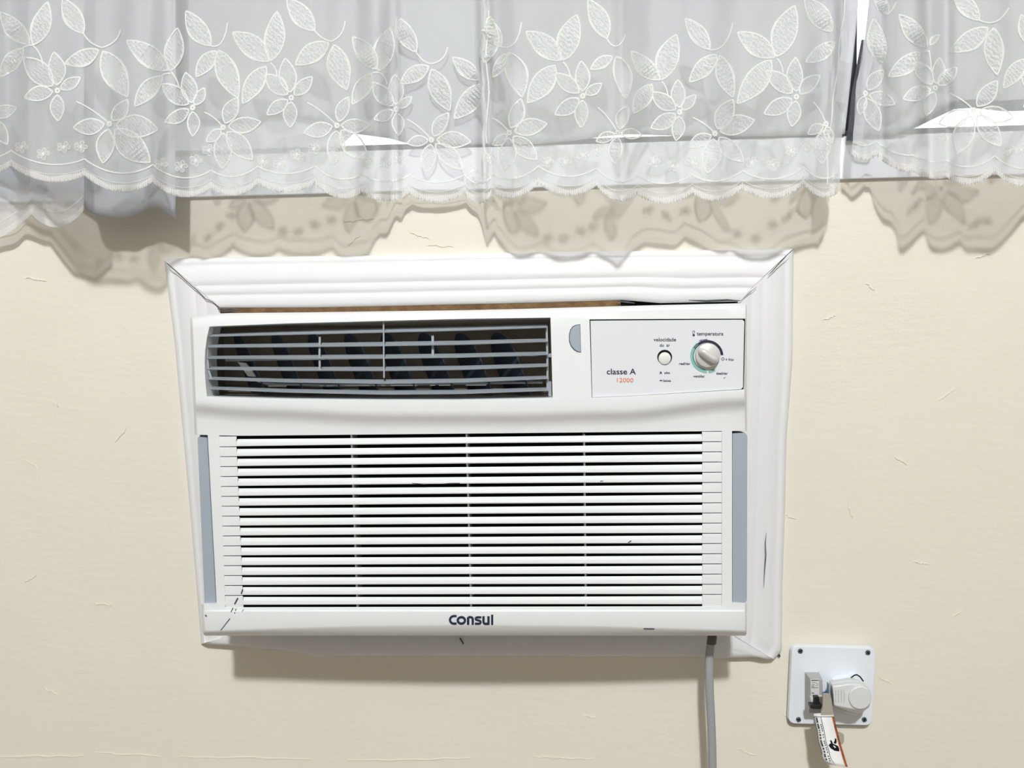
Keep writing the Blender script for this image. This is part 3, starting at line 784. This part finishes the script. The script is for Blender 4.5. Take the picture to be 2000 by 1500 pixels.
tk += [tagpoly([(.42, .60), (.50, .565), (.60, .55), (.72, .575), (.85, .60), (.86, .66), (.82, .705), (.62, .70), (.48, .655)]),
       tagpoly([(.56, .56), (.55, .50), (.60, .49), (.64, .52), (.64, .57)]), tagpoly([(.68, .545), (.76, .50), (.80, .45), (.86, .455), (.84, .52), (.78, .56)])]
loop = prism('tape_loop', [(1607.5, 1356), (1621, 1356), (1624, 1366), (1628, 1396), (1603, 1397), (1607, 1380)], -.054, -.051, M['tan']); loop['label'] = 'tan tape holding the tag'
flap = prism('rear_flap', [(1634, 1429), (1641, 1430), (1648, 1434), (1649, 1447), (1645, 1455), (1638, 1448)], -.046, -.0455, M['tan']); flap['label'] = 'tan back of the tag'
fold = prism('tape_end', [(1590, 1394.5), (1628, 1393), (1628.5, 1399), (1590, 1399)], -.0535, -.0525, M['paper'])
adopt(tg, tk+[loop, flap, fold])

# ------------------------------------------------------------------ curtains
QL = [(-140, .05), (-30, .052), (15, .10), (60, .155), (205, .155), (285, .125), (335, .10), (420, .095), (560, .10), (690, .095), (735, .06), (775, .024), (860, .018), (925, .020), (965, .075), (1010, .105), (1130, .11), (1225, .10), (1275, .070), (1370, .068), (1450, .10), (1560, .105), (1610, .075), (1660, .045)]
QR = [(1640, .05), (1710, .055), (1770, .075), (1830, .095), (1900, .10), (2000, .10), (2060, .06), (2140, .05)]
FOLDS = [(345, 10, .004), (635, 16, .004), (774, 7, .010), (942, 6, .022), (958, 5, -.010), (1215, 12, .012), (1330, 14, .005), (1628, 8, .012), (1645, 5, -.01), (1690, 12, .008), (1722, 9, -.008), (1815, 16, .014), (1850, 12, -.012), (1955, 14, .006), (150, 20, .004), (505, 22, .003)]
def depth(px, py, tab):
    q = smooth(tab, px)
    q = q*(1-.10*max(0, (200-py))/350)
    for c, s, a in FOLDS:
        e = (px-c-(py-200)*.01)/s
        if abs(e) < 3: q += a*math.exp(-e*e)
    q += .0022*math.sin(px/23+math.sin(py/90))+.0008*math.sin(px/9+py/60)+.0012*math.sin(py/34+px/120)*math.sin(px/83)
    return -max(q, .0135)
DL = lambda x, y: depth(x, y, QL); DR = lambda x, y: depth(x, y, QR)
CUS = [(-120, 335), (22, 323), (165, 341), (298, 354), (412, 366), (503, 357), (615, 357), (706, 375), (800, 377), (907, 376), (962, 377), (1052, 357), (1165, 361), (1245, 378), (1352, 376), (1450, 367), (1575, 358), (1660, 372)]
DEP = [20, 22, 26, 24, 20, 18, 20, 16, 18, 20, 18, 22, 22, 20, 20, 24, 20]
def hem_from(cus, dep, off=0):
    def f(x):
        for (a, b), (c, d), h in zip(cus, cus[1:], dep):
            if a <= x <= c:
                t = (x-a)/(c-a); return b+(d-b)*t+h*math.sin(math.pi*t)**.75+off
        return (cus[0][1] if x < cus[0][0] else cus[-1][1])+off
    return f
hemL = hem_from(CUS, DEP)
CUSR = [(1655, 299), (1708, 302), (1782, 333), (1850, 345), (1943, 334), (2045, 340), (2140, 335)]
hemR = hem_from(CUSR, [12, 10, 9, 20, 26, 22])
def curtain(name, x0, x1, hem, dfun, m, xmap, step=4, ny=70, ytop=-190, parent=None, thick=.0):
    xs = []; x = x0
    while x < x1: xs.append(x); x += step
    xs.append(x1); vs = []; fs = []; n = ny+1
    for x in xs:
        h = hem(x)
        for j in range(n):
            y = ytop+(h-ytop)*j/ny; X = xmap(x, y); vs.append(V(X, y, dfun(X, y)))
    for i in range(len(xs)-1):
        for j in range(ny): fs.append([i*n+j, i*n+j+1, (i+1)*n+j+1, (i+1)*n+j])
    me = bpy.data.meshes.new(name); me.from_pydata([tuple(v) for v in vs], [], fs); me.update()
    return link(name, me, m, parent, 180)
eL = lambda y: lin([(-200, 1677), (0, 1675), (40, 1671), (180, 1655), (270, 1643), (380, 1639)], y)
mapL = lambda x, y: x if x < 1540 else x+(x-1540)/120*(eL(y)-1660)
eR = lambda y: lin([(-200, 1702), (0, 1696), (75, 1688), (180, 1671), (270, 1667), (300, 1661)], y)
mapR = lambda x, y: x if x > 1760 else x+(1760-x)/105*(eR(y)-1655)
cl = curtain('lace_curtain', -130, 1660, hemL, DL, M['sheer'], mapL)
tag(cl, 'wide sheer white curtain with embroidered flowers and scalloped hem, left of the gap', 'curtain')
crt = curtain('lace_curtain', 1655, 2130, hemR, DR, M['sheer'], mapR)
tag(crt, 'narrower sheer white embroidered curtain at the right edge, right of the gap', 'curtain')
# parts sewn on the curtains
def on(dfun, off=.0007): return lambda x, y: dfun(x, y)-off
def hem_parts(parent, hem, x0, x1, dfun, xmap):
    xs = [x0+(x1-x0)*k/int((x1-x0)/3) for k in range(int((x1-x0)/3)+1)]
    b = Deco(); b.strip([(xmap(x, 350), hem(x)-11-2*math.sin(x/9)) for x in xs], [(xmap(x, 350), hem(x)+.6) for x in xs])
    o1 = b.build('scalloped_border', on(dfun), M['border'])
    l = Deco(); pts = [(xmap(x, 350), hem(x)-33-.12*(hem(x)-350)) for x in xs]; l.ribbon(pts, 2.6)
    l.ribbon([(p[0], p[1]+19) for p in pts], .8)
    o2 = l.build('stitched_line', on(dfun, .0009), M['thread'])
    f = Deco(); x = x0
    while x < x1:
        X = xmap(x, 350); h = hem(x); a = random.uniform(-1, 1)
        if random.random() < .85: f.ribbon([(X, h-random.uniform(1, 5)), (X+a, h+random.uniform(.3, 2.4))], random.uniform(.5, 1.1), mi=0)
        x += random.uniform(1.6, 4.5)
    x = x0
    while x < x1:
        X = xmap(x, 350); h = hem(x); f.ribbon([(X, h-12), (X+random.uniform(-1, 1), h-1)], .8, mi=1); x += 4.2
    o3 = f.build('hem_fringe', on(dfun, .0011), [M['fringe'], M['thread']]); o3['kind'] = 'stuff'
    adopt(parent, [o1, o2, o3])
def side_strip(parent, pts, wd, dfun, m, name, off=.0008):
    d = Deco(); d.ribbon(pts, wd); o = d.build(name, on(dfun, off), m); adopt(parent, [o])
yy = [-180+k*20 for k in range(28)]
side_strip(cl, [(eL(y)-12+2.5*math.sin(y/13), y) for y in yy if y < 375], 22, DL, M['sheer2'], 'side_hem')
side_strip(cl, [(eL(y)-25+1.5*math.sin(y/17), y) for y in yy if y < 375], 2.2, DL, M['thread'], 'side_seam', .001)
side_strip(crt, [(eR(y)+11+2.5*math.sin(y/15), y) for y in yy if y < 295], 20, DR, M['sheer2'], 'side_hem')
side_strip(cl, [(945+2.5*math.sin(y/29)+1.5*math.sin(y/11), y) for y in yy if y < 385], 5, DL, M['border'], 'gathered_seam')
side_strip(cl, [(952+3*math.sin(y/23), y) for y in yy if 0 < y < 300], 2, DL, M['thread'], 'gathered_seam', .001)
side_strip(cl, [(774+1.5*math.sin(y/21), y) for y in yy if 130 < y < 300], 6, DL, M['sheer2'], 'gathered_seam')
hem_parts(cl, hemL, -125, 1655, DL, mapL); hem_parts(crt, hemR, 1660, 2125, DR, mapR)
def leaf_pts(b, t, wf, n=12, skew=0):
    dx, dy = t[0]-b[0], t[1]-b[1]; L = math.hypot(dx, dy); nx, ny = -dy/L, dx/L
    A, B = [], []
    for k in range(n+1):
        s = k/n; wd = L*wf*(math.sin(math.pi*s**.9)**.85 if 0 < s < 1 else 0)
        ox = skew*L*math.sin(math.pi*s)
        cx, cy = b[0]+dx*s+nx*ox, b[1]+dy*s+ny*ox
        A.append((cx+nx*wd, cy+ny*wd)); B.append((cx-nx*wd, cy-ny*wd))
    return A, B
def leaf(b, t, dfun, parent, wf=.22, skew=0, petal=False, dec=None):
    A, B = leaf_pts(b, t, wf, 12, skew); d = dec or Deco()
    d.strip(A, B, 0); d.ribbon(A, 3.0, mi=1); d.ribbon(B, 2.6, mi=1)
    if not petal: d.ribbon(B[1:-2], 5, mi=1, taper=True)
    if dec is None:
        o = d.build('embroidered_leaf', on(dfun, .0009), [M['fill'], M['thread']]); EMB[parent].append(o)
EMB = {cl: [], crt: []}
def flower(c, tips, dfun, parent, stem=None, wf=.24):
    d = Deco()
    for t in tips:
        b = (c[0]+(t[0]-c[0])*.14, c[1]+(t[1]-c[1])*.14)
        leaf(b, t, dfun, parent, wf*random.uniform(.95, 1.1), random.uniform(-.05, .05), True, d)
    for k in range(7):
        a = k*.9; d.fan((c[0]+3.4*math.cos(a), c[1]+3.8*math.sin(a)), circ(c[0]+3.4*math.cos(a), c[1]+3.8*math.sin(a), 2.4, 7), 1)
    if stem: d.ribbon(bez([stem, ((stem[0]+c[0])/2+4, (stem[1]+c[1])/2-5), c], 8), 2.6, mi=1)
    o = d.build('embroidered_flower', on(dfun, .0009), [M['fillp'], M['thread']]); EMB[parent].append(o)
def stemline(pts, dfun, parent, wd=2.6):
    d = Deco(); d.ribbon(bez(pts, 10), wd, mi=0); EMB[parent].append(d.build('embroidered_stem', on(dfun, .0010), M['thread']))
k1 = lambda x, y: (x/2.857, y/2.857); k2 = lambda x, y: (650+x/2.857, y/2.857); k3 = lambda x, y: (1300+x/2.857, y/2.857)
FL = [
 (k1, (320, 505), [(130, 320), (300, 290), (448, 432), (135, 545), (325, 675)], None), (k1, (610, 690), [(408, 712), (712, 556), (880, 722), (575, 910), (838, 905)], (425, 565)),
 (k1, (1075, 600), [(905, 468), (1035, 405), (1140, 490), (920, 680), (1075, 760)], None), (k1, (1245, 710), [(1150, 790), (1325, 545), (1455, 680), (1240, 940), (1408, 890)], (1140, 625)),
 (k1, (1625, 545), [(1480, 415), (1590, 325), (1742, 428), (1490, 640), (1620, 710)], None), (k1, (1880, 700), [(1695, 740), (1945, 540), (2060, 695), (1860, 915), (2050, 890)], (1715, 572)),
 (k1, (-70, 640), [(92, 600), (42, 805), (-40, 500), (-200, 700), (-160, 520)], None),
 (k2, (355, 610), [(222, 458), (345, 415), (440, 540), (230, 665), (368, 755)], None), (k2, (550, 780), [(415, 800), (645, 630), (770, 790), (520, 960), (722, 945)], (415, 665)),
 (k2, (985, 740), [(890, 810), (1050, 550), (1195, 690), (960, 950), (1140, 890)], (885, 655)), (k2, (1395, 535), [(1240, 410), (1385, 340), (1500, 465), (1240, 640), (1385, 712)], None),
 (k2, (1590, 740), [(1645, 590), (1725, 755), (1575, 915), (1470, 790)], (1478, 598)), (k2, (1935, 625), [(1780, 515), (1925, 445), (2025, 530), (1775, 715), (1915, 785)], None),
 (k3, (275, 745), [(130, 820), (375, 555), (495, 670), (232, 965), (435, 900)], (150, 655)), (k3, (730, 540), [(560, 395), (725, 320), (862, 420), (550, 635), (705, 705)], None),
 (k3, (895, 690), [(795, 748), (870, 915), (925, 800)], (825, 570))]
for k, c, tips, st in FL: flower(k(*c), [k(*t) for t in tips], DL, cl, k(*st) if st else None)
for k, c, tips, st in [(k3, (1115, 520), [(1215, 390), (1280, 580), (1190, 730), (1085, 640)], None), (k3, (1505, 490), [(1385, 345), (1530, 320), (1625, 375), (1325, 552), (1455, 645)], None),
                       (k3, (1720, 615), [(1525, 690), (1850, 450), (1942, 655), (1625, 860), (1870, 815)], (1585, 520)), (k3, (2080, 520), [(1985, 420), (2000, 600), (2120, 400)], None)]:
    flower(k(*c), [k(*t) for t in tips], DR, crt, k(*st) if st else None)
SP = [  # stem base and its leaves (base, tip), then stems
 (k1, [((165, 245), (0, 68)), ((185, 250), (266, 10)), ((130, 270), (0, 430))], [[(185, 250), (140, 255), (125, 268)], [(185, 255), (235, 300), (240, 370)]]),
 (k1, [((465, 185), (350, -10)), ((550, 280), (362, 355)), ((575, 285), (712, 540))], [[(465, 185), (500, 250), (570, 265)], [(570, 265), (660, 240), (672, 165)]]),
 (k1, [((940, 390), (707, 225)), ((950, 395), (990, 155)), ((905, 425), (752, 592))], [[(950, 410), (915, 405), (900, 425)], [(955, 400), (990, 440), (1000, 490)]]),
 (k1, [((1175, 255), (1038, 60)), ((1205, 285), (1095, 428)), ((1220, 280), (1328, 545))], [[(1175, 255), (1250, 280), (1270, 125)]]),
 (k1, [((1500, 340), (1298, 180)), ((1510, 340), (1545, 62)), ((1485, 370), (1355, 578))], [[(1510, 350), (1545, 380), (1545, 420)]]),
 (k1, [((1755, 170), (1600, -10)), ((1835, 240), (1648, 362)), ((1865, 250), (1935, 502))], [[(1755, 170), (1800, 225), (1850, 230)], [(1850, 230), (1920, 200), (1925, 118)]]),
 (k2, [((245, 385), (110, 205)), ((258, 395), (318, 152)), ((215, 410), (108, 582))], [[(262, 405), (225, 400), (212, 412)], [(262, 405), (300, 430), (302, 470)]]),
 (k2, [((465, 290), (358, 92)), ((535, 370), (378, 466)), ((552, 385), (652, 617))], [[(465, 290), (500, 350), (550, 355)], [(550, 355), (630, 340), (640, 262)]]),
 (k2, [((815, 445), (668, 320)), ((820, 470), (678, 662)), ((845, 350), (880, 90))], []),
 (k2, [((935, 262), (862, 100)), ((965, 300), (893, 432)), ((980, 290), (1057, 542))], [[(925, 255), (1030, 300), (1053, 122)]]),
 (k2, [((1275, 335), (1078, 176)), ((1285, 335), (1362, 82)), ((1240, 365), (1088, 574))], [[(1285, 345), (1320, 380), (1325, 430)]]),
 (k2, [((1530, 215), (1425, -5)), ((1560, 315), (1438, 386)), ((1585, 310), (1637, 552))], [[(1530, 215), (1560, 280), (1610, 270), (1634, 190)]]),
 (k2, [((1825, 445), (1665, 285)), ((1832, 445), (1917, 192)), ((1780, 470), (1678, 632))], [[(1835, 455), (1865, 480), (1870, 535)]]),
 (k3, [((245, 275), (110, 103)), ((285, 305), (133, 457)), ((302, 310), (376, 542))], [[(245, 278), (340, 290), (375, 128)]]),
 (k3, [((608, 318), (401, 180)), ((618, 315), (721, 30)), ((590, 335), (400, 578))], [[(620, 325), (655, 360), (655, 405)]]),
 (k3, [((930, 175), (775, -15)), ((945, 235), (783, 348))], []),
]
for k, lv, st in SP:
    for b, t in lv: leaf(k(*b), k(*t), DL, cl, random.uniform(.19, .23), random.uniform(-.04, .04))
    for s in st: stemline([k(*p) for p in s], DL, cl)
for k, lv, st in [(k3, [((1460, 262), (1303, 80)), ((1475, 250), (1527, 193)), ((1420, 292), (1243, 427))], [[(1470, 285), (1440, 285), (1415, 292)], [(1470, 280), (1480, 330), (1482, 385)]]),
                  (k3, [((1750, 112), (1600, -60)), ((1800, 155), (1588, 287)), ((1830, 155), (1850, 417))], [[(1750, 112), (1830, 150), (1880, 110), (1916, 42)]]),
                  (k3, [((1210, 350), (1160, 105)), ((2015, 240), (1985, 80)), ((2010, 330), (1888, 492))], []), (k3, [((1240, 80), (1170, -60))], [[(1240, 80), (1265, 60), (1288, 10)]])]:
    for b, t in lv: leaf(k(*b), k(*t), DR, crt, .2, random.uniform(-.04, .04))
    for s in st: stemline([k(*p) for p in s], DR, crt)
def tiny(c, dfun, parent):
    d = Deco()
    for k in range(5):
        a = k*1.2566+random.uniform(-.2, .2); x, y = c[0]+9*math.cos(a), c[1]+7.5*math.sin(a)
        d.fan((x, y), circ(x, y, 4.2, 8), 0); d.ribbon(circ(x, y, 4.2, 8), .9, closed=True, mi=1)
    d.fan(c, circ(*c, 3.6, 8), 1)
    EMB[parent].append(d.build('embroidered_blossom', on(dfun, .0009), [M['fillp'], M['thread']]))
for k, pts in ((k1, [(120, 820), (240, 858), (355, 820), (450, 818), (900, 915), (1010, 928), (1092, 895), (1165, 838), (1465, 900), (1558, 915), (1655, 862), (1750, 830)]),
               (k2, [(195, 905), (290, 905), (372, 880), (775, 955), (880, 880), (1195, 905), (1295, 905), (1395, 865), (1472, 838), (1790, 900)]),
               (k3, [(40, 925), (150, 905), (480, 905), (600, 920), (700, 840), (788, 815)])):
    for p in pts: tiny(k(*p), DL, cl)
for p in ((1540, 775), (1920, 842), (1985, 835)): tiny(k3(*p), DR, crt)
adopt(cl, EMB[cl]); adopt(crt, EMB[crt])

# sheer layer hanging lower behind, at the far left
QB = [(-140, .02), (30, .022), (62, .05), (90, .085), (160, .09), (200, .085)]
hemB = hem_from([(-140, 470), (-45, 478), (62, 416), (168, 402)], [16, 12, 34])
DB = lambda x, y: -smooth(QB, x)-.002*math.sin(x/9)
cb = curtain('rear_lace_curtain', -130, 164, hemB, DB, M['sheer2'], lambda x, y: x, ny=40)
tag(cb, 'sheer curtain layer hanging lower behind the wide curtain at the far left', 'curtain')
b = Deco(); xs = [-125+2.9*k for k in range(100)]
b.strip([(x, hemB(x)-12) for x in xs], [(x, hemB(x)+.5) for x in xs]); b.ribbon([(x, hemB(x)-30) for x in xs], 2.6)
bo_ = b.build('scalloped_border', on(DB), M['border']); adopt(cb, [bo_])
# opaque linings
def lining(name, x0, x1, hem, q, m, label, xmap=lambda x, y: x, amp=.002):
    qf = q if callable(q) else (lambda x: q)
    o = curtain(name, x0, x1, hem, lambda x, y: -qf(x)-amp*math.sin(x/23)-amp*.5*math.sin(x/11+y/80), m, xmap, step=6, ny=30)
    md = o.modifiers.new('t', 'SOLIDIFY'); md.thickness = .0004
    tag(o, label, 'curtain'); return o
hemA = lambda x: lin([(-140, 350), (60, 368), (158, 372), (166, 410), (190, 421), (240, 426), (270, 418), (288, 405), (312, 405), (340, 426)], x)
la = lining('curtain_lining', -130, 343, hemA, lambda x: smooth([(-140, .006), (50, .010), (110, .03), (185, .055)], x), M['lining_blue'], 'bluish grey lining with a ragged lower corner, showing below the hem at left', amp=.004)
hemM = lambda x: lin([(342, 236), (345, 236), (420, 238), (500, 240), (520, 228), (610, 232), (650, 250), (672, 262), (700, 262), (760, 270), (800, 281), (900, 282), (1050, 281), (1130, 274), (1180, 266), (1230, 262), (1320, 265), (1400, 267), (1600, 264), (1680, 262)], x)
hemP = lambda x: lin([(342, 326), (420, 322), (520, 318), (600, 315), (640, 308), (660, 290), (690, 262)], x)
lp = curtain('curtain_lining', 334, 690, hemP, lambda x, y: -.0035-.001*math.sin(x/17), M['lining_blue'], lambda x, y: x, step=6, ny=12, ytop=150)
tag(lp, 'lavender cloth patch seen through the wide curtain, left of the bright slivers', 'curtain')
mapM = lambda x, y: x if x < 1500 else x+(x-1500)/180*(lin([(-200, 1680), (0, 1676), (60, 1672), (200, 1657), (262, 1650)], y)-1680)
lm = lining('curtain_lining', 334, 1680, hemM, .010, M['lining'], 'long pale grey lining behind the wide curtain, ending just above the sill', mapM, amp=.001)
hemRr = lambda x: lin([(1670, 268), (1745, 264), (1790, 246), (1830, 224), (1865, 206), (1900, 203), (1960, 208), (2000, 206), (2140, 190)], x)
mapRr = lambda x, y: x if x > 1760 else x+(1760-x)/90*(lin([(-200, 1702), (0, 1698), (75, 1690), (180, 1676), (268, 1672)], y)-1670)
lr = lining('curtain_lining', 1670, 2130, hemRr, .012, M['lining'], 'grey lining with an upturned dark edge behind the right curtain', mapRr)
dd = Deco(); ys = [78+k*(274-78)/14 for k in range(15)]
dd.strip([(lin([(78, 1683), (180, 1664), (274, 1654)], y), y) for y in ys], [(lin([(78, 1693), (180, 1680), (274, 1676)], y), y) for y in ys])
e1 = dd.build('shaded_edge', lambda x, y: -.0125, M['dark_cloth'], thick=.002)  # dark strip stands in for the window stile in shade
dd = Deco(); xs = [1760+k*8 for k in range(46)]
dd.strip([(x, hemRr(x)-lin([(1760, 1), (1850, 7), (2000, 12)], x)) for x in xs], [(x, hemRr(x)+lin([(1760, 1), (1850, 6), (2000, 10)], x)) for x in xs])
e2 = dd.build('shaded_edge', lambda x, y: -.0145, M['dark_cloth'], thick=.002)  # hem fold, its shadow put into the dark colour
e1['label'] = 'dark strip standing in for the shaded window stile'; e2['label'] = 'dark upturned hem'
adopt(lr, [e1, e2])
